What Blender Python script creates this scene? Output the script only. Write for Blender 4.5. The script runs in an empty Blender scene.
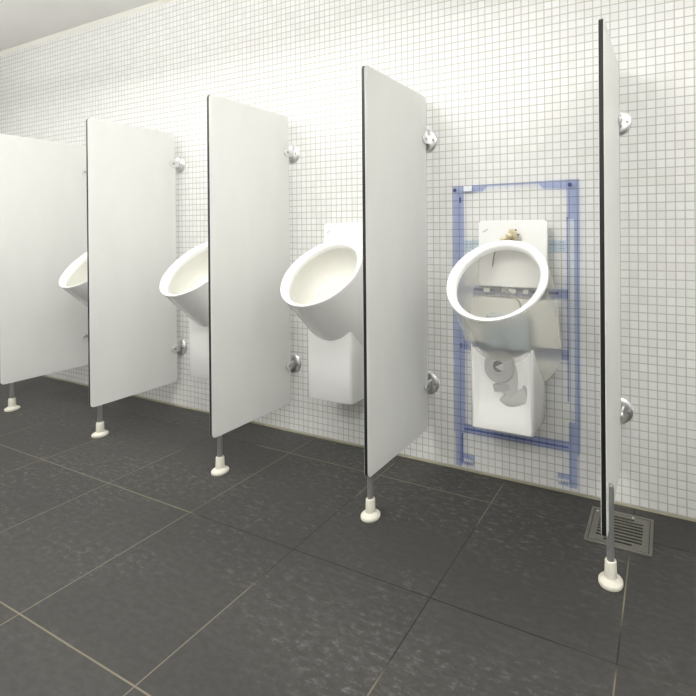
import bpy, bmesh, math, random
from mathutils import Vector, Matrix
random.seed(4)
scn = bpy.context.scene
C = scn.collection

# ---------------------------------------------------------------- camera
cam_d = bpy.data.cameras.new('camera')
cam = bpy.data.objects.new('camera', cam_d); C.objects.link(cam)
F_PX, CX, CY = 467.13, 456.28, 231.34
YAW, PITCH, ROLL = 0.423706, -0.003233, -0.007379
fw = Vector((-math.sin(YAW), math.cos(YAW), 0)); rt = Vector((math.cos(YAW), math.sin(YAW), 0)); up = Vector((0, 0, 1))
fw2 = fw*math.cos(PITCH) + up*math.sin(PITCH); up2 = up*math.cos(PITCH) - fw*math.sin(PITCH)
rt3 = rt*math.cos(ROLL) + up2*math.sin(ROLL); up3 = up2*math.cos(ROLL) - rt*math.sin(ROLL)
M = Matrix((rt3, up3, -fw2)).transposed().to_4x4()
M.translation = Vector((3.35736, -1.83720, 1.02992))
cam.matrix_world = M
cam_d.sensor_width = 36; cam_d.sensor_fit = 'HORIZONTAL'
cam_d.lens = 36*F_PX/696
cam_d.shift_x = (348-CX)/696; cam_d.shift_y = (CY-348)/696
cam_d.clip_start = 0.02
scn.camera = cam

# ---------------------------------------------------------------- world, exposure
w = bpy.data.worlds.new('world'); scn.world = w; w.use_nodes = True
w.node_tree.nodes['Background'].inputs[0].default_value = (0.9, 0.95, 1, 1)
w.node_tree.nodes['Background'].inputs[1].default_value = 0.2
vs = scn.view_settings
vs.view_transform = 'Standard'; vs.look = 'None'; vs.gamma = 1; vs.exposure = 0.84
vs.use_curve_mapping = False

LAMP_STRENGTH = 10.0                       # emission of the ceiling luminaires
LAMPS = [(-0.75, -1.25), (0.75, -1.25), (2.15, -1.25), (4.4, -1.3), (1.8, -2.6), (3.9, -2.5)]  # last two: rear pair added only as fill light

# ---------------------------------------------------------------- helpers
def link(o, parent=None):
    C.objects.link(o)
    if parent: o.parent = parent
    return o

def obj(name, bm, mat, parent=None, smooth=False, bevel=0.0, seg=2, angle=40):
    bmesh.ops.recalc_face_normals(bm, faces=bm.faces[:])
    me = bpy.data.meshes.new(name); bm.to_mesh(me); bm.free()
    mats = mat if isinstance(mat, (list, tuple)) else [mat]
    for m in mats: me.materials.append(m)
    o = bpy.data.objects.new(name, me); link(o, parent)
    if smooth or bevel:
        for p in me.polygons: p.use_smooth = True
        me.set_sharp_from_angle(angle=math.radians(angle))
    if bevel:
        b = o.modifiers.new('bevel', 'BEVEL'); b.width = bevel; b.segments = seg
        b.limit_method = 'ANGLE'; b.angle_limit = math.radians(40); b.harden_normals = True
    return o

def empty(name, loc, label, cat, group=None):
    o = bpy.data.objects.new(name, None); link(o); o.location = loc
    o.empty_display_size = 0.05
    return tag(o, label, cat, group)

def tag(o, label, cat, group=None, kind=None):
    if label: o['label'] = label
    if cat: o['category'] = cat
    if group: o['group'] = group
    if kind: o['kind'] = kind
    return o

def add_box(bm, x0, x1, y0, y1, z0, z1, mi=0):
    vs_ = [bm.verts.new((x, y, z)) for z in (z0, z1) for y in (y0, y1) for x in (x0, x1)]
    for f in ((0,1,3,2), (4,6,7,5), (0,4,5,1), (2,3,7,6), (0,2,6,4), (1,5,7,3)):
        bm.faces.new([vs_[i] for i in f]).material_index = mi

def add_prism(bm, pts, fn, h0, h1):
    """polygon pts (2D) lifted by fn(u, v, h) between h0 and h1"""
    a = [bm.verts.new(fn(u, v, h0)) for u, v in pts]; b = [bm.verts.new(fn(u, v, h1)) for u, v in pts]
    n = len(pts)
    bm.faces.new(a); bm.faces.new(b[::-1])
    for i in range(n): bm.faces.new((a[i], b[i], b[(i+1) % n], a[(i+1) % n]))

def rounded_rect(x0, x1, y0, y1, r, n=8):
    pts = []
    for cx, cy, a0 in ((x1-r, y1-r, 0), (x0+r, y1-r, 90), (x0+r, y0+r, 180), (x1-r, y0+r, 270)):
        for i in range(n+1):
            a = math.radians(a0+90*i/n); pts.append((cx+r*math.cos(a), cy+r*math.sin(a)))
    return pts

def add_lathe(bm, prof, origin=(0,0,0), axis=(0,0,1), n=32, close=True):
    """profile of (radius, height) turned about axis"""
    ax = Vector(axis).normalized(); q = Vector((0,0,1)).rotation_difference(ax); o = Vector(origin)
    rings = []
    for r, h in prof:
        if r < 1e-6: rings.append([bm.verts.new(o + q @ Vector((0,0,h)))])
        else: rings.append([bm.verts.new(o + q @ Vector((r*math.cos(2*math.pi*i/n), r*math.sin(2*math.pi*i/n), h))) for i in range(n)])
    for a, b in zip(rings, rings[1:]):
        for i in range(n):
            j = (i+1) % n
            if len(a) == 1 and len(b) == 1: continue
            if len(a) == 1: bm.faces.new((a[0], b[i], b[j]))
            elif len(b) == 1: bm.faces.new((a[i], a[j], b[0]))
            else: bm.faces.new((a[i], a[j], b[j], b[i]))

def smooth_path(pts, sub=8):
    P = [Vector(p) for p in pts]; out = []
    for i in range(len(P)-1):
        p0 = P[max(i-1, 0)]; p1 = P[i]; p2 = P[i+1]; p3 = P[min(i+2, len(P)-1)]
        for k in range(sub):
            t = k/sub
            out.append(0.5*((2*p1)+(p2-p0)*t+(2*p0-5*p1+4*p2-p3)*t*t+(3*p1-p0-3*p2+p3)*t**3))
    out.append(P[-1]); return out

def add_tube(bm, pts, r, n=12, sub=8, smooth=True):
    path = smooth_path(pts, sub) if smooth else [Vector(p) for p in pts]
    rr = r if callable(r) else (lambda t: r)
    rings = []; prev = None
    for i, p in enumerate(path):
        d = (path[min(i+1, len(path)-1)]-path[max(i-1, 0)]).normalized()
        if prev is None:
            u = d.cross(Vector((0,0,1)));
            if u.length < 1e-3: u = d.cross(Vector((0,1,0)))
            u.normalize()
        else: u = (prev - d*prev.dot(d)).normalized()
        prev = u; v = d.cross(u); R = rr(i/(len(path)-1))
        rings.append([bm.verts.new(p+u*R*math.cos(2*math.pi*k/n)+v*R*math.sin(2*math.pi*k/n)) for k in range(n)])
    for a, b in zip(rings, rings[1:]):
        for k in range(n): bm.faces.new((a[k], a[(k+1) % n], b[(k+1) % n], b[k]))
    bm.faces.new(rings[0][::-1]); bm.faces.new(rings[-1])

# ---------------------------------------------------------------- materials
def srgb(r, g, b):
    f = lambda c: (c/255)/12.92 if c/255 <= 0.04045 else (((c/255)+0.055)/1.055)**2.4
    return (f(r), f(g), f(b), 1)

class NT:
    """small node-tree writer"""
    def __init__(s, name):
        s.m = bpy.data.materials.new(name); s.m.use_nodes = True; s.t = s.m.node_tree
        s.b = s.t.nodes['Principled BSDF']; s.out = s.t.nodes['Material Output']
    def n(s, kind, **kw):
        x = s.t.nodes.new(kind)
        for k, v in kw.items(): setattr(x, k, v)
        return x
    def l(s, a, b): s.t.links.new(a, b)
    def math(s, op, a, b=None, c=None, clamp=False):
        x = s.n('ShaderNodeMath', operation=op, use_clamp=clamp)
        for i, v in enumerate((a, b, c)):
            if v is None: continue
            if isinstance(v, (int, float)): x.inputs[i].default_value = v
            else: s.l(v, x.inputs[i])
        return x.outputs[0]
    def mix(s, f, a, b):
        x = s.n('ShaderNodeMix', data_type='RGBA')
        for i, v in ((0, f), (6, a), (7, b)):
            if isinstance(v, (int, float, tuple)): x.inputs[i].default_value = v
            else: s.l(v, x.inputs[i])
        return x.outputs[2]
    def noise(s, scale, detail=4, rough=0.55, vec=None):
        x = s.n('ShaderNodeTexNoise'); x.inputs['Scale'].default_value = scale
        x.inputs['Detail'].default_value = detail; x.inputs['Roughness'].default_value = rough
        if vec is not None: s.l(vec, x.inputs['Vector'])
        return x.outputs[0]
    def ramp(s, v, lo, hi):
        x = s.n('ShaderNodeMapRange', interpolation_type='SMOOTHSTEP'); s.l(v, x.inputs[0])
        x.inputs[1].default_value = lo; x.inputs[2].default_value = hi
        return x.outputs[0]
    def pos(s):
        return s.n('ShaderNodeNewGeometry').outputs['Position']
    def bump(s, h, strength, dist):
        x = s.n('ShaderNodeBump'); x.inputs['Strength'].default_value = strength; x.inputs['Distance'].default_value = dist
        s.l(h, x.inputs['Height']); s.l(x.outputs[0], s.b.inputs['Normal'])

def simple(name, col, rough=0.5, metal=0.0, coat=0.0, see=0.0, vary=0.03, vscale=6.0):
    """principled surface with faint procedural tone variation; see > 0 lets that share of light straight through"""
    t = NT(name); nz = t.ramp(t.noise(vscale, 3), 0.3, 0.7)
    dark = tuple(c*(1-vary*2) for c in col[:3])+(1,)
    t.l(t.mix(nz, dark, col), t.b.inputs['Base Color'])
    t.b.inputs['Roughness'].default_value = rough; t.b.inputs['Metallic'].default_value = metal
    t.b.inputs['Coat Weight'].default_value = coat; t.b.inputs['Coat Roughness'].default_value = 0.05
    if see:
        tr = t.n('ShaderNodeBsdfTransparent'); mx = t.n('ShaderNodeMixShader'); mx.inputs[0].default_value = see
        t.l(t.b.outputs[0], mx.inputs[1]); t.l(tr.outputs[0], mx.inputs[2]); t.l(mx.outputs[0], t.out.inputs['Surface'])
    return t.m

def tint(name, col):
    """clear coloured pane: filters what lies behind it"""
    t = NT(name); tr = t.n('ShaderNodeBsdfTransparent')
    a = t.ramp(t.noise(5, 2), 0.3, 0.7)
    t.l(t.mix(a, tuple(c*0.985 for c in col)+(1,), col+(1,)), tr.inputs[0]); t.l(tr.outputs[0], t.out.inputs['Surface'])
    return t.m

def mosaic_material():
    t = NT('white_glass_mosaic'); p = t.pos(); s = t.n('ShaderNodeSeparateXYZ'); t.l(p, s.inputs[0])
    PX, PZ = 0.0312, 0.0310
    # distance along the wall: x on the long walls, y on the side walls
    u = t.math('ADD', t.math('SUBTRACT', s.outputs[0], 2.418-0.0312*120), s.outputs[1])
    v = t.math('SUBTRACT', s.outputs[2], 0.0080-0.031*10)
    us = t.math('DIVIDE', u, PX); vs_ = t.math('DIVIDE', v, PZ)
    def edge(a):
        f = t.math('FRACT', a); return t.math('MINIMUM', f, t.math('SUBTRACT', 1.0, f))
    e = t.math('MINIMUM', edge(us), edge(vs_))
    tile = t.ramp(e, 0.030, 0.085)
    cv = t.n('ShaderNodeCombineXYZ'); t.l(t.math('FLOOR', us), cv.inputs[0]); t.l(t.math('FLOOR', vs_), cv.inputs[1])
    wn = t.n('ShaderNodeTexWhiteNoise'); t.l(cv.outputs[0], wn.inputs['Vector'])
    tone = t.mix(wn.outputs['Value'], srgb(224, 224, 221), srgb(231, 231, 229))
    gr = t.mix(t.noise(9), srgb(178, 177, 169), srgb(194, 193, 187))
    t.l(t.mix(tile, gr, tone), t.b.inputs['Base Color'])
    t.l(t.math('MULTIPLY_ADD', tile, -0.42, 0.8), t.b.inputs['Roughness'])
    t.bump(tile, 0.35, 0.002)
    return t.m

def floor_material():
    t = NT('dark_slate_floor_tile'); p = t.pos(); s = t.n('ShaderNodeSeparateXYZ'); t.l(p, s.inputs[0])
    T = 0.49615
    us = t.math('DIVIDE', t.math('SUBTRACT', s.outputs[0], 1.2591-T*20), T)
    vs_ = t.math('DIVIDE', t.math('SUBTRACT', s.outputs[1], -0.1853-T*20), T)
    def edge(a):
        f = t.math('FRACT', a); return t.math('MINIMUM', f, t.math('SUBTRACT', 1.0, f))
    e = t.math('MINIMUM', edge(us), edge(vs_))
    tile = t.ramp(e, 0.0027, 0.0050)
    cv = t.n('ShaderNodeCombineXYZ'); t.l(t.math('FLOOR', us), cv.inputs[0]); t.l(t.math('FLOOR', vs_), cv.inputs[1])
    wn = t.n('ShaderNodeTexWhiteNoise'); t.l(cv.outputs[0], wn.inputs['Vector'])
    base = t.mix(wn.outputs['Value'], srgb(58, 57, 55), srgb(66, 65, 63))
    cloud = t.ramp(t.noise(5, 6, 0.62), 0.35, 0.75)
    base = t.mix(t.math('MULTIPLY', cloud, 0.55), base, srgb(84, 83, 80))
    fine = t.ramp(t.noise(230, 4, 0.8), 0.49, 0.72); patch = t.ramp(t.noise(6.5, 6, 0.65), 0.42, 0.62)
    base = t.mix(t.math('MULTIPLY', t.math('MULTIPLY', fine, patch), 0.55), base, srgb(140, 139, 136))
    grain = t.ramp(t.noise(260, 2, 0.6), 0.3, 0.7)
    base = t.mix(t.math('MULTIPLY', grain, 0.35), base, srgb(40, 39, 37))
    joint = t.mix(t.ramp(t.noise(5.2, 2, 0.5), 0.50, 0.55), srgb(34, 33, 31), srgb(120, 112, 96))
    t.l(t.mix(tile, joint, base), t.b.inputs['Base Color'])
    t.l(t.math('MULTIPLY_ADD', cloud, 0.18, 0.46), t.b.inputs['Roughness'])
    t.b.inputs['Specular IOR Level'].default_value = 0.35
    h = t.math('ADD', t.math('MULTIPLY', t.noise(180, 4, 0.6), 0.25), t.math('MULTIPLY', tile, 1.0))
    t.bump(h, 0.25, 0.0025)
    return t.m

MOSAIC = mosaic_material(); FLOOR = floor_material()
PLASTER = simple('white_painted_plaster', srgb(238, 238, 235), 0.9)
GREYWALL = simple('grey_painted_plaster', srgb(196, 195, 191), 0.9)
CEIL = simple('ceiling_paint', srgb(236, 235, 231), 0.9)
SEAL = simple('beige_sealant', srgb(150, 144, 122), 0.7, vary=0.1, vscale=20)
CORN = simple('cream_cornice_paint', srgb(236, 234, 224), 0.8)
LAM = simple('white_laminate', srgb(232, 232, 229), 0.42, vary=0.01)
CORE = simple('black_laminate_core', srgb(20, 21, 20), 0.4)
CHROME = simple('satin_chrome', (0.82, 0.82, 0.82, 1), 0.30, 1.0, vary=0.02)
STEEL = simple('brushed_steel', (0.47, 0.47, 0.46, 1), 0.36, 1.0, vary=0.04, vscale=40)
ALU = simple('grey_anodised_tube', srgb(160, 160, 158), 0.38, 0.6, vary=0.03)
NYLON = simple('cream_nylon', srgb(222, 218, 204), 0.45)
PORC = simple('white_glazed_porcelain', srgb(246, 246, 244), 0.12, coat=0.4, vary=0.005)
PORC_SHADED = simple('white_glazed_porcelain_shaded', srgb(220, 219, 211), 0.4, coat=0.0, vary=0.005)  # same porcelain as the rim, greyed to put the basin's shade into its colour
INK = simple('grey_print', srgb(120, 120, 122), 0.5)
GRATE = simple('dull_steel_grate', (0.30, 0.29, 0.26, 1), 0.45, 0.9, vary=0.08, vscale=30)
PIT = simple('drain_pit_black', srgb(14, 14, 14), 0.8)

# see-through porcelain of the urinal that shows its fittings
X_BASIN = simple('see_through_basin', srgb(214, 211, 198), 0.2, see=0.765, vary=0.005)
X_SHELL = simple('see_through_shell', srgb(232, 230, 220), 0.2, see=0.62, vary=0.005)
X_PED = simple('see_through_pedestal_front', srgb(244, 244, 241), 0.2, see=0.765, vary=0.005)
BLUE = tint('translucent_blue_steel', (0.825, 0.853, 0.945))
BLUE_D = tint('translucent_deep_blue', (0.72, 0.74, 0.90))
CYAN = tint('translucent_pale_cyan', (0.985, 0.995, 1.0))
ICE = tint('translucent_ice_blue', (0.93, 0.965, 0.995))
ICEBOX = simple('translucent_ice_box', srgb(202, 215, 222), 0.4, see=0.3)
NAVY = simple('dark_blue_bolt', srgb(70, 76, 120), 0.4)
WHITE_P = simple('white_plastic', srgb(246, 246, 246), 0.4)
GREYP = simple('translucent_grey_plastic', srgb(172, 172, 170), 0.4, see=0.1)
GREYP2 = simple('translucent_light_grey_plastic', srgb(198, 198, 195), 0.4, see=0.1)
BRASS = simple('pale_brass', srgb(214, 204, 170), 0.4, 0.2)
HOSEM = simple('braided_hose', srgb(150, 150, 138), 0.4)
DARKM = simple('dark_rubber', srgb(50, 48, 44), 0.5)

def lamp_material():
    t = NT('lamp_diffuser'); e = t.n('ShaderNodeEmission'); e.inputs[0].default_value = (1.0, 0.995, 0.98, 1); e.inputs[1].default_value = LAMP_STRENGTH
    t.l(e.outputs[0], t.out.inputs['Surface']); return t.m
LAMPM = lamp_material()

# ---------------------------------------------------------------- setting
XL, XR, YF, ZC = -2.3, 5.4, -3.4, 2.4115
def struct(name, box, mat):
    bm = bmesh.new(); add_box(bm, *box); return tag(obj(name, bm, mat), None, None, kind='structure')
PITX = (3.118, 3.292, -0.243, -0.077)        # opening in the floor under the drain grate
bm = bmesh.new()
for b in ((XL-.1, PITX[0], YF-.1, .1), (PITX[1], XR+.1, YF-.1, .1), (PITX[0], PITX[1], YF-.1, PITX[2]), (PITX[0], PITX[1], PITX[3], .1)):
    add_box(bm, b[0], b[1], b[2], b[3], -0.12, 0)
add_box(bm, PITX[0], PITX[1], PITX[2], PITX[3], -0.12, -0.10, 1)
tag(obj('floor', bm, [FLOOR, PIT]), None, None, kind='structure')
struct('ceiling', (XL-.1, XR+.1, YF-.1, .1, ZC, ZC+.1), CEIL)
struct('wall_back', (XL-.1, XR+.1, 0, .1, 0, ZC), MOSAIC)
struct('wall_left', (XL-.1, XL, YF, 0, 0, ZC), PLASTER)
struct('wall_right', (XR, XR+.1, YF, 0, 0, ZC), PLASTER)
struct('wall_front', (XL, XR, YF-.1, YF, 0, ZC), GREYWALL)
bm = bmesh.new()
add_prism(bm, [(0, 0), (-0.007, 0), (-0.004, 0.002), (-0.002, 0.004), (0, 0.006)], lambda u, v, h: (h, u, v), XL, XR)
tag(obj('baseboard_back', bm, SEAL), None, None, kind='structure')
bm = bmesh.new()
add_prism(bm, [(0, ZC), (-0.018, ZC), (-0.016, ZC-.006), (0, ZC-.020)], lambda u, v, h: (h, u, v), XL, XR)
tag(obj('trim_1', bm, CORN), None, None, kind='structure')

# ---------------------------------------------------------------- unseen ceiling luminaires, hung low to brighten the ceiling; rear pair added as fill
places = ['at the left end of the tiled wall', 'over the leftmost urinal', 'over the middle of the urinal row', 'at the right end of the tiled wall',
          'in the added rear fill row, left', 'in the added rear fill row, right']
for (lx, ly), pl in zip(LAMPS, places):
    t = empty('ceiling_light', (lx, ly, ZC), 'long white pendant ceiling light '+pl, 'ceiling light', 'ceiling lights')
    bm = bmesh.new(); add_prism(bm, rounded_rect(-.6, .6, -.08, .08, .03, 6), lambda u, v, h: (u, v, h), -.40, -.33)
    obj('diffuser', bm, LAMPM, t)
    bm = bmesh.new(); add_lathe(bm, [(0, -.3295), (.02, -.3295), (.012, -.31), (.008, -.30), (.008, -.02), (.05, -.012), (.05, -.0005), (0, -.0005)], (-.4, 0, 0), n=24)
    obj('rod', bm, PLASTER, t, smooth=True)
    bm = bmesh.new(); add_lathe(bm, [(0, -.3295), (.02, -.3295), (.012, -.31), (.008, -.30), (.008, -.02), (.05, -.012), (.05, -.0005), (0, -.0005)], (.4, 0, 0), n=24)
    obj('rod', bm, PLASTER, t, smooth=True)

# ---------------------------------------------------------------- partitions
TH = 0.016; DF, DB, HB = 0.480, 0.030, 0.160
def partition(px, label, legx, legy, HT, rise=None):
    t = empty('urinal_partition', (px, 0, 0), label, 'partition', 'white urinal partitions')
    outer = rounded_rect(-DF, -DB, HB, HT, 0.020, 10)
    inner = rounded_rect(-DF+.0012, -DB-.0012, HB+.0012, HT-.0012, 0.019, 10)
    bm = bmesh.new()                                     # two white laminate faces
    for s0, s1 in ((-TH, -TH+.0016), (0, -.0016)):
        a = [bm.verts.new((s0, u, v)) for u, v in inner]; b = [bm.verts.new((s0+(s1-s0)*.5, u, v)) for u, v in outer]; c = [bm.verts.new((s1, u, v)) for u, v in outer]
        bm.faces.new(a); bm.faces.new(c[::-1])
        for r0, r1 in ((a, b), (b, c)):
            for i in range(len(a)): bm.faces.new((r0[i], r1[i], r1[(i+1) % len(a)], r0[(i+1) % len(a)]))
    obj('panel', bm, LAM, t)
    bm = bmesh.new(); add_prism(bm, outer, lambda u, v, h: (h, u, v), -TH+.0016, -.0016)
    obj('core_edge', bm, CORE, t)['label'] = 'black core edge'
    for z in (1.424, 0.353):
        cx = -TH/2
        bm = bmesh.new()                                 # round wall rose
        add_lathe(bm, [(0, .0), (.050, .0), (.050, .004), (.046, .0085), (.030, .0105), (0, .011)], (cx, 0, z), (0, -1, 0), 40)
        fl = obj('wall_bracket', bm, CHROME, t, smooth=True, angle=50); fl['label'] = 'chrome bracket'
        for s in (-1, 1):                                # cheeks of the clamp
            x0 = (0.0008 if s > 0 else -TH-.0008); 
            bm = bmesh.new()
            prof = [(-.012, -.019)]+[(-.050-.019*math.cos(a), -.019*math.sin(a)) for a in [math.radians(90-180*k/14) for k in range(15)]]+[(-.012, .019)]
            prof = [(-.012, .019)]+[(-.048-.020*math.sin(math.pi*k/14), .020*math.cos(math.pi*k/14)) for k in range(15)]+[(-.012, -.019)]
            add_prism(bm, prof, lambda u, v, h: (x0+s*h, u, z+v), 0, 0.0095)
            obj('clamp', bm, CHROME, fl, bevel=0.003, seg=3)
            bm = bmesh.new(); add_lathe(bm, [(0, 0), (.0065, 0), (.0065, .0015), (.005, .0028), (0, .003)], (x0+s*.0095, -.048, z), (s, 0, 0), 16)
            obj('screw', bm, STEEL, fl, smooth=True)
            bm = bmesh.new(); add_lathe(bm, [(0, 0), (.006, 0), (.006, .0015), (.0045, .003), (0, .0032)], (cx+s*.034, -.0098, z), (0, -1, 0), 16)
            obj('screw', bm, STEEL, fl, smooth=True)
    lx, ly = legx-px, legy
    top = HB-.0005 if rise is None else rise
    bm = bmesh.new()
    prof = [(0, .012), (.0105, .012), (.0105, top-.004 if rise is None else top-.010)]
    prof += [(.0105, top), (0, top)] if rise is None else [(.0098, top-.005), (.007, top-.0015), (0, top)]
    add_lathe(bm, prof, (lx, ly, 0), n=28)
    lg = obj('leg', bm, ALU, t, smooth=True, angle=50); lg['label'] = 'grey metal tube leg'
    bm = bmesh.new()
    add_lathe(bm, [(0, 0), (.0335, 0), (.035, .003), (.035, .010), (.0325, .0135), (.024, .0185), (.0185, .022), (.0175, .030), (.0165, .066), (.015, .0685), (.0107, .069), (.0107, .012), (0, .012)], (lx, ly, 0), n=36)
    obj('foot', bm, NYLON, lg, smooth=True, angle=50)['label'] = 'cream plastic foot'
    return t
partition(-0.120, 'white partition panel at the far left end, mostly behind the next panel', -0.128, -0.425, 1.600)
partition(0.7535, 'white partition panel standing between the two leftmost urinals', 0.7290, -0.425, 1.600)
partition(1.6175, 'white partition panel left of the urinal that shows its whole pedestal face', 1.6095, -0.437, 1.608)
partition(2.4000, 'white partition panel just left of the blue translucent frame', 2.3810, -0.440, 1.612)
partition(3.2000, 'rightmost white partition panel, seen nearly edge on above the floor drain', 3.2030, -0.422, 1.622, 0.291)

# ---------------------------------------------------------------- urinals
TILT = math.radians(43.1); RA, RB = 0.1884, 0.1924
RC = Vector((0, -0.2403, 0.8572)); V = Vector((0, math.cos(TILT), math.sin(TILT))); N = Vector((0, math.sin(TILT), -math.cos(TILT)))
NTH = 72
def ringpt(th, rho, d, rv=None): return RC + Vector((RA*rho*math.cos(th), 0, 0)) + V*(RB*(rho if rv is None else rv)*math.sin(th)) + N*d
def sstep(a, b, x):
    t = min(1, max(0, (x-a)/(b-a))); return t*t*(3-2*t)
def loft(bm, rings):
    R = [[bm.verts.new(p) for p in r] for r in rings]
    for a, b in zip(R, R[1:]):
        for i in range(len(a)): bm.faces.new((a[i], a[(i+1) % len(a)], b[(i+1) % len(a)], b[i]))
    return R
def shell_ring(f, yb):
    out = []
    for i in range(NTH):
        th = 2*math.pi*i/NTH; s = math.sin(th); p = ringpt(th, 1.0, 0.012)
        wgt = sstep(0.1, 1.0, s); d = (N*(1-wgt)+Vector((0, 1, -0.25))*wgt).normalized()
        t = (yb-p.y)/d.y
        q = p + d*t*f
        k = 1 + (0.13*sstep(0, 1, f)*abs(math.sin(2*th)) if s < 0 else 0)          # draws the lower sides in towards the pedestal
        q.x *= k; q.z += 0.03*max(0, -s)*f
        out.append(q)
    return out
def shell_z(x, y, yb):
    best = None
    for f in [k/40 for k in range(41)]:
        pass
    # lower half of the shell at (x, y), by search
    lo = None
    for i in range(NTH//2, NTH+1):
        th = 2*math.pi*i/NTH
        s = math.sin(th); p = ringpt(th, 1.0, 0.012); d = N.normalized(); t = (yb-p.y)/d.y
        if p.y > y: continue
        f = (y-p.y)/(yb-p.y); q = p+d*t*f
        q.x *= 1+0.13*sstep(0, 1, f)*abs(math.sin(2*th)); q.z += 0.03*max(0, -s)*f
        e = abs(q.x-x)
        if lo is None or e < lo[0]: lo = (e, q.z)
    return lo[1] if lo else None

def urinal(cx, label, xray=False):
    yb = -0.030 if xray else -0.001
    m = dict(rim=PORC, basin=X_BASIN, shell=X_SHELL, ped=X_PED, panel=PORC) if xray else dict(rim=PORC, basin=PORC_SHADED, shell=PORC, ped=PORC, panel=PORC)
    t = empty('urinal', (cx, 0, 0), label, 'urinal', 'white wall hung urinals')
    bm = bmesh.new()
    loft(bm, [shell_ring(f, yb) for f in [0, .03, .08]+[k/14 for k in range(2, 15)]])
    obj('bowl', bm, m['shell'], t, smooth=True, angle=180)
    bm = bmesh.new()
    prof = [(1.0, 1.0, .012), (1.002, 1.002, .005), (.999, .999, .001), (.992, .993, -.001), (.975, .98, -.0005), (.91, .935, .004), (.855, .90, .009), (.835, .888, .013), (.825, .880, .020), (.822, .876, .030)]
    loft(bm, [[ringpt(2*math.pi*i/NTH, r, d, rv) for i in range(NTH)] for r, rv, d in prof])
    obj('rim', bm, m['rim'], t, smooth=True, angle=180)
    bm = bmesh.new()
    rings = []
    for k in range(13):
        a = math.pi/2*k/12*0.97
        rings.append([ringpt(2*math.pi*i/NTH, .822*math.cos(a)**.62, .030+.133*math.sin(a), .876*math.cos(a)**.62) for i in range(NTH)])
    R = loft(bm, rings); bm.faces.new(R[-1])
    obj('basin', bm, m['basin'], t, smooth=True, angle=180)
    # pedestal housing with its top cut to the underside of the bowl
    bm = bmesh.new(); HW, PD, ZB = 0.122, 0.200, 0.277
    pts = []
    for k in range(6): pts.append((HW, yb+(-PD+.014-yb)*k/5))
    for k in range(1, 6): a = math.pi/2*k/6; pts.append((HW-.014+.014*math.cos(a), -PD+.014-.014*math.sin(a)))
    for k in range(13): pts.append((HW-.014-(2*HW-.028)*k/12, -PD))
    for k in range(1, 6): a = math.pi/2*k/6; pts.append((-HW+.014-.014*math.sin(a), -PD+.014-.014*math.cos(a)))
    for k in range(6): pts.append((-HW, -PD+.014+(yb+PD-.014)*k/5))
    lowr = [bm.verts.new((x*.965, y+.006 if y < -PD+.02 else y, ZB)) for x, y in pts]
    low2 = [bm.verts.new((x, y, ZB+.008)) for x, y in pts]
    top = [bm.verts.new((x, y, (shell_z(x, y, yb) or .4)+.006)) for x, y in pts]
    win = bmesh.new()
    for a, b in ((lowr, low2), (low2, top)):
        for i in range(len(pts)-1):
            if xray and b is top and 9 <= i <= 24:
                win.faces.new([win.verts.new(v.co) for v in (a[i], a[i+1], b[i+1], b[i])])
            else: bm.faces.new((a[i], a[i+1], b[i+1], b[i]))
    bm.faces.new(lowr)
    pe = obj('pedestal', bm, PORC, t, smooth=True, angle=50)
    if xray:
        bmesh.ops.remove_doubles(win, verts=win.verts[:], dist=1e-6)
        obj('front_cover', win, X_PED, pe, smooth=True, angle=50)['label'] = 'translucent pedestal front'
        bm = bmesh.new(); NX, NZ = 36, 44; grid = []   # white inner wall close behind the front, dished around the trap
        for j in range(NZ+1):
            row = []
            for i in range(NX+1):
                x = -.1205+.241*i/NX; z = .284+(.585-.284)*j/NZ
                z = min(z, (shell_z(x, -.198, yb) or .55)+.004)
                e = max(0, (abs(x)-.112)/.009)
                rec = sstep(0, .034, .117-abs(x))*sstep(.295, .40, z)
                row.append(bm.verts.new((x, -.1975+.017*rec+.010*e*e, z)))
            grid.append(row)
        for j in range(NZ):
            for i in range(NX): bm.faces.new((grid[j][i], grid[j][i+1], grid[j+1][i+1], grid[j+1][i]))
        obj('liner', bm, PORC, pe, smooth=True, angle=180)
    else: win.free()
    # flat back panel rising behind the bowl
    bm = bmesh.new()
    add_prism(bm, rounded_rect(-.143, .143, .80, 1.066, .016, 6), lambda u, v, h: (u, h, v), yb-(.005 if xray else .0), -.052)
    bp = obj('back_panel', bm, m['panel'], t, bevel=.004)
    if xray:                                             # lower back plates, with gaps where the frame's crossbars pass
        ring = [q for q in shell_ring(1.0, yb)]
        def half(z):
            best = 0.0
            for i in range(NTH):
                p, q = ring[i], ring[(i+1) % NTH]
                if (p.z-z)*(q.z-z) <= 0 and p.z != q.z: best = max(best, p.x+(q.x-p.x)*(z-p.z)/(q.z-p.z))
            return max(best, .116 if z < .6 else 0)-.004
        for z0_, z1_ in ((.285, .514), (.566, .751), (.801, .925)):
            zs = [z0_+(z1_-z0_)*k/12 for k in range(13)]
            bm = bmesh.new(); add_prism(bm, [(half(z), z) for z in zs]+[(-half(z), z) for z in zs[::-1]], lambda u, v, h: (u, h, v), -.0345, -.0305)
            obj('back_plate', bm, PORC_SHADED, t)
    bm = bmesh.new()                                     # little slanted maker's mark
    z0 = 1.018; x0 = -.122
    add_tube(bm, [(x0, -.0522, z0), (x0+.004, -.0522, z0+.006), (x0+.009, -.0522, z0+.005), (x0+.014, -.0522, z0+.011), (x0+.022, -.0522, z0+.012)], .0011, 6, 4)
    obj('emblem', bm, INK, bp)
    return t
urinal(0.329, 'white urinal at far left, only its bowl tip showing past the panel')
urinal(1.206, 'white urinal between the two left panels, half hidden behind the second panel')
urinal(1.9965, 'solid white urinal with full bowl and plain pedestal showing')
urinal(2.7940, 'translucent white urinal with blue frame and pipes showing through', True)

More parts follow.
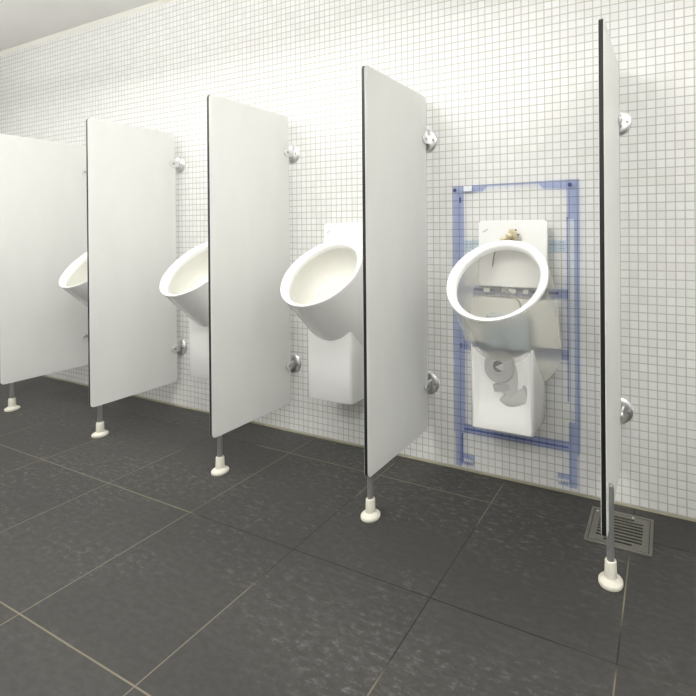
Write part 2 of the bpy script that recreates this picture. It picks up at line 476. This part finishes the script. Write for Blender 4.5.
# ---------------------------------------------------------------- installation frame
FR0, FR1 = -0.016, -0.001
fr = empty('installation_frame', (-.003, 0, 0), 'translucent blue metal mounting frame on the tiles behind the see-through urinal', 'mounting frame')
def plate(name, pts, mat, parent, y0=FR0, y1=FR1, bevel=0.0):
    bm = bmesh.new(); add_prism(bm, pts, lambda u, v, h: (u, h, v), y0, y1); return obj(name, bm, mat, parent, bevel=bevel)
def rect(x0, x1, z0, z1): return [(x0, z0), (x1, z0), (x1, z1), (x0, z1)]
pL = plate('post', [(2.522, .17), (2.527, .155), (2.527, .022), (2.556, .022), (2.556, .155), (2.569, .165), (2.569, 1.184), (2.569, 1.2165), (2.522, 1.2165)], BLUE, fr)
pR = plate('post', [(3.010, .150), (3.010, .030), (3.040, .030), (3.040, .150), (3.052, .170), (3.054, 1.222), (3.007, 1.2215), (3.007, 1.069), (3.0350, 1.069), (3.0340, .277), (3.0095, .277)], BLUE, fr)
plate('top_rail', [(2.5695, 1.189), (2.655, 1.1905), (2.675, 1.211), (2.895, 1.2125), (2.914, 1.1905), (3.0065, 1.189), (3.0065, 1.2215), (2.5695, 1.2165)], BLUE, fr)
r1 = plate('crossbar', rect(2.5695, 3.0085, .759, .794), BLUE, fr)
plate('crossbar', rect(2.5695, 3.0085, .522, .557), BLUE, fr)
r3 = plate('crossbar', rect(2.5695, 3.0085, .166, .201), BLUE, fr)
plate('seam', rect(2.5700, 3.0080, .181, .188), BLUE_D, r3, FR0-.001, FR0-.0001)
for x0, x1 in ((2.597, 2.66), (2.69, 2.735), (2.862, 2.90), (2.92, 2.972)):
    plate('slot', rect(x0, x1, .774, .784), NAVY, r1, FR0-.001, FR0-.0001)
for x0, x1 in ((2.664, 2.690), (2.742, 2.747), (2.772, 2.802), (2.832, 2.854), (2.886, 2.918)):
    plate('clip', rounded_rect(x0, x1, .771, .788, .0024, 3), WHITE_P, r1, FR0-.004, FR0-.0001)
for px, pz, p in ((2.534, 1.199, pL), (3.020, 1.201, pR)):
    bm = bmesh.new(); add_lathe(bm, [(0, 0), (.008, 0), (.008, .002), (.006, .004), (0, .004)], (px, FR0-.0001, pz), (0, -1, 0), 20); obj('bolt', bm, NAVY, p, smooth=True)
plate('latch', rect(2.556, 2.562, 1.145, 1.168), NAVY, pL, FR0-.003, FR0-.0001)
plate('latch', rect(2.556, 2.562, .765, .790), BLUE_D, pL, FR0-.003, FR0-.0001)
plate('latch', rect(2.556, 2.562, .525, .548), BLUE_D, pL, FR0-.003, FR0-.0001)
plate('web', rect(2.5565, 2.5605, .035, .16), BLUE_D, pL, FR0, -.006)
plate('web', rect(3.0065, 3.0100, .36, 1.076), BLUE_D, pR, FR0-.001, -.003)
st = plate('measuring_strip', rect(3.0105, 3.0335, .278, 1.068), CYAN, pR, FR0, FR1); st['label'] = 'pale cyan strip'
lb = plate('label_plate', rect(2.5745, 2.612, 1.1925, 1.2145), WHITE_P, fr, FR0-.0025, FR0-.0001); lb['label'] = 'white label'
for k in range(3): plate('print', rect(2.580, 2.606, 1.1985+k*.0045, 1.200+k*.0045), ICE, lb, FR0-.0030, FR0-.0026)
bd = plate('cross_plate', rect(2.5695, 3.0025, .940, .987), ICE, fr, -.012, -.004); bd['label'] = 'pale blue cross plate'
for x in (2.585, 2.60, 2.978, 2.99):
    for z in (.952, .964, .976): plate('perforation', rect(x, x+.006, z, z+.005), ICEBOX, bd, -.0135, -.0121)
for x0, x1, zz in ((2.5615, 2.612, .034), (2.965, 3.0095, .036)):
    f = plate('foot_plate', rect(x0, x1, zz+.022, zz+.036), BLUE, fr)
    plate('foot_plate', rect(x0+.004, x1-.004, zz-.002, zz+.008), BLUE, fr)
    for k in range(4): plate('spacer', rect(x0+.006+k*.0105, x0+.012+k*.0105, zz+.0085, zz+.0215), WHITE_P, f, -.013, -.006)

# ---------------------------------------------------------------- fittings that show through the urinal
tr = empty('siphon_trap', (0, 0, 0), 'grey plastic siphon trap showing through the pedestal of the translucent urinal', 'trap')

ax = Vector((-.28, -1, .10)).normalized(); c0 = Vector((2.772, -.135, .503))
bm = bmesh.new(); add_lathe(bm, [(.022, .004), (.030, .006), (.034, .002), (.050, .002), (.056, .006), (.060, .004), (.060, -.022), (.054, -.026), (0, -.026)], c0, ax, 40)
obj('inlet_collar', bm, GREYP, tr, smooth=True, angle=45)
bm = bmesh.new(); add_lathe(bm, [(0, -.010), (.022, -.010), (.022, .004)], c0, ax, 32); obj('inlet_bore', bm, DARKM, tr, smooth=True)
bm = bmesh.new()
add_tube(bm, [(2.785, -.100, .520), (2.803, -.092, .485), (2.806, -.090, .435), (2.796, -.092, .400)], lambda t: .040-.006*t, 20)
obj('pipe_body', bm, GREYP2, tr, smooth=True, angle=60)
bm = bmesh.new(); add_lathe(bm, [(0, -.012), (.037, -.012), (.039, -.008), (.039, .008), (.036, .012), (0, .012)], (2.786, -.098, .428), (-.25, -.1, 1), 28); obj('clamp_ring', bm, GREYP, tr, smooth=True, angle=45)
bm = bmesh.new(); add_tube(bm, [(2.790, -.092, .398), (2.812, -.088, .384), (2.850, -.080, .396), (2.874, -.074, .408)], lambda t: .030-.004*t, 18); obj('outlet_elbow', bm, GREYP2, tr, smooth=True, angle=60)
bm = bmesh.new(); add_lathe(bm, [(0, -.010), (.031, -.010), (.033, -.005), (.033, .008), (.030, .012), (0, .012)], (2.878, -.073, .410), (.9, .2, .35), 28); obj('outlet_collar', bm, GREYP, tr, smooth=True, angle=45)
bm = bmesh.new(); add_tube(bm, [(2.774, -.115, .552), (2.774, -.115, .582), (2.804, -.112, .584), (2.804, -.112, .552)], .0035, 8, 1, smooth=False); obj('handle', bm, DARKM, tr)

tr.scale = (1, .2, 1); tr.location = (.012, -.1655, .018)

bm = bmesh.new()
add_prism(bm, rounded_rect(2.690, 2.866, .556, .690, .008, 4), lambda u, v, h: (u, h, v), -.078, -.0352)
tag(obj('flush_control_box', bm, ICEBOX, bevel=.003), 'pale blue translucent box inside the see-through urinal bowl', 'box')

vx = empty('flush_valve', (0, 0, 0), 'small brass flush valve with thin curved hose above the see-through bowl', 'valve')
bm = bmesh.new(); add_lathe(bm, [(0, 0), (.024, 0), (.026, .004), (.026, .012), (.022, .014), (.012, .018), (.012, .034), (0, .034)], (2.809, -.064, 1.010), (-.55, -.55, -.25), 24)
obj('valve_body', bm, BRASS, vx, smooth=True, angle=45)
bm = bmesh.new(); add_tube(bm, [(2.795, -.076, 1.003), (2.775, -.080, .995), (2.757, -.082, .988)], .008, 12); obj('spout', bm, BRASS, vx, smooth=True, angle=60)
for k in range(6):
    a = 2*math.pi*k/6
    bm = bmesh.new(); add_lathe(bm, [(0, 0), (.0035, 0), (.0035, .004), (0, .005)], (2.807+.021*math.cos(a), -.072, 1.009+.021*math.sin(a)), (-.3, -1, 0), 10); obj('bolt', bm, DARKM, vx, smooth=True)
bm = bmesh.new(); add_tube(bm, [(2.757, -.080, .988), (2.735, -.074, .955), (2.716, -.055, .900), (2.713, -.046, .860), (2.735, -.044, .812), (2.800, -.040, .762), (2.822, -.040, .735), (2.826, -.045, .692)], .0032, 8, 8); obj('hose', bm, HOSEM, vx, smooth=True, angle=60)

# ---------------------------------------------------------------- floor drain
dr = empty('floor_drain', (3.205, -.16, 0), 'square dark metal slotted floor drain grate beside the right partition', 'drain')
dr.location = (0, 0, 0)
X0, X1, Y0, Y1 = 3.100, 3.310, -.261, -.059
bm = bmesh.new()
for b in ((X0, X1, Y0, Y0+.010), (X0, X1, Y1-.010, Y1), (X0, X0+.010, Y0+.010, Y1-.010), (X1-.010, X1, Y0+.010, Y1-.010)): add_box(bm, *b, .0004, .0045)
obj('frame', bm, GRATE, dr, bevel=.001)
bm = bmesh.new()
xa, xb, ya, yc = X0+.0125, X1-.0125, Y0+.0125, Y1-.0125
ns = 9; pitch = (yc-ya-.022)/ns; slotw = pitch*.5
ys = ya+.011
add_box(bm, xa, xa+.020, ya, yc, .0004, .0035); add_box(bm, xb-.020, xb, ya, yc, .0004, .0035)
add_box(bm, xa+.020, xb-.020, ya, ys+pitch*.25, .0004, .0035)
for k in range(ns):
    y0 = ys+pitch*(k+.25); y1 = y0+slotw
    nxt = ys+pitch*(k+1.25) if k < ns-1 else yc
    add_box(bm, xa+.020, xb-.020, y1, nxt, .0004, .0035)
    if k in (0, ns-1): add_box(bm, xb-.050, xb-.020, y0, y1, .0004, .0035); add_box(bm, xa+.020, xa+.045, y0, y1, .0004, .0035)
obj('grate', bm, GRATE, dr)
for sx, sy in ((xa+.010, yc-.010), (xb-.055, yc-.005)):
    bm = bmesh.new(); add_lathe(bm, [(0, 0), (.0045, 0), (.0045, .001), (.003, .002), (0, .0022)], (sx, sy, .0036), (0, 0, 1), 14); obj('screw', bm, CHROME, dr, smooth=True)
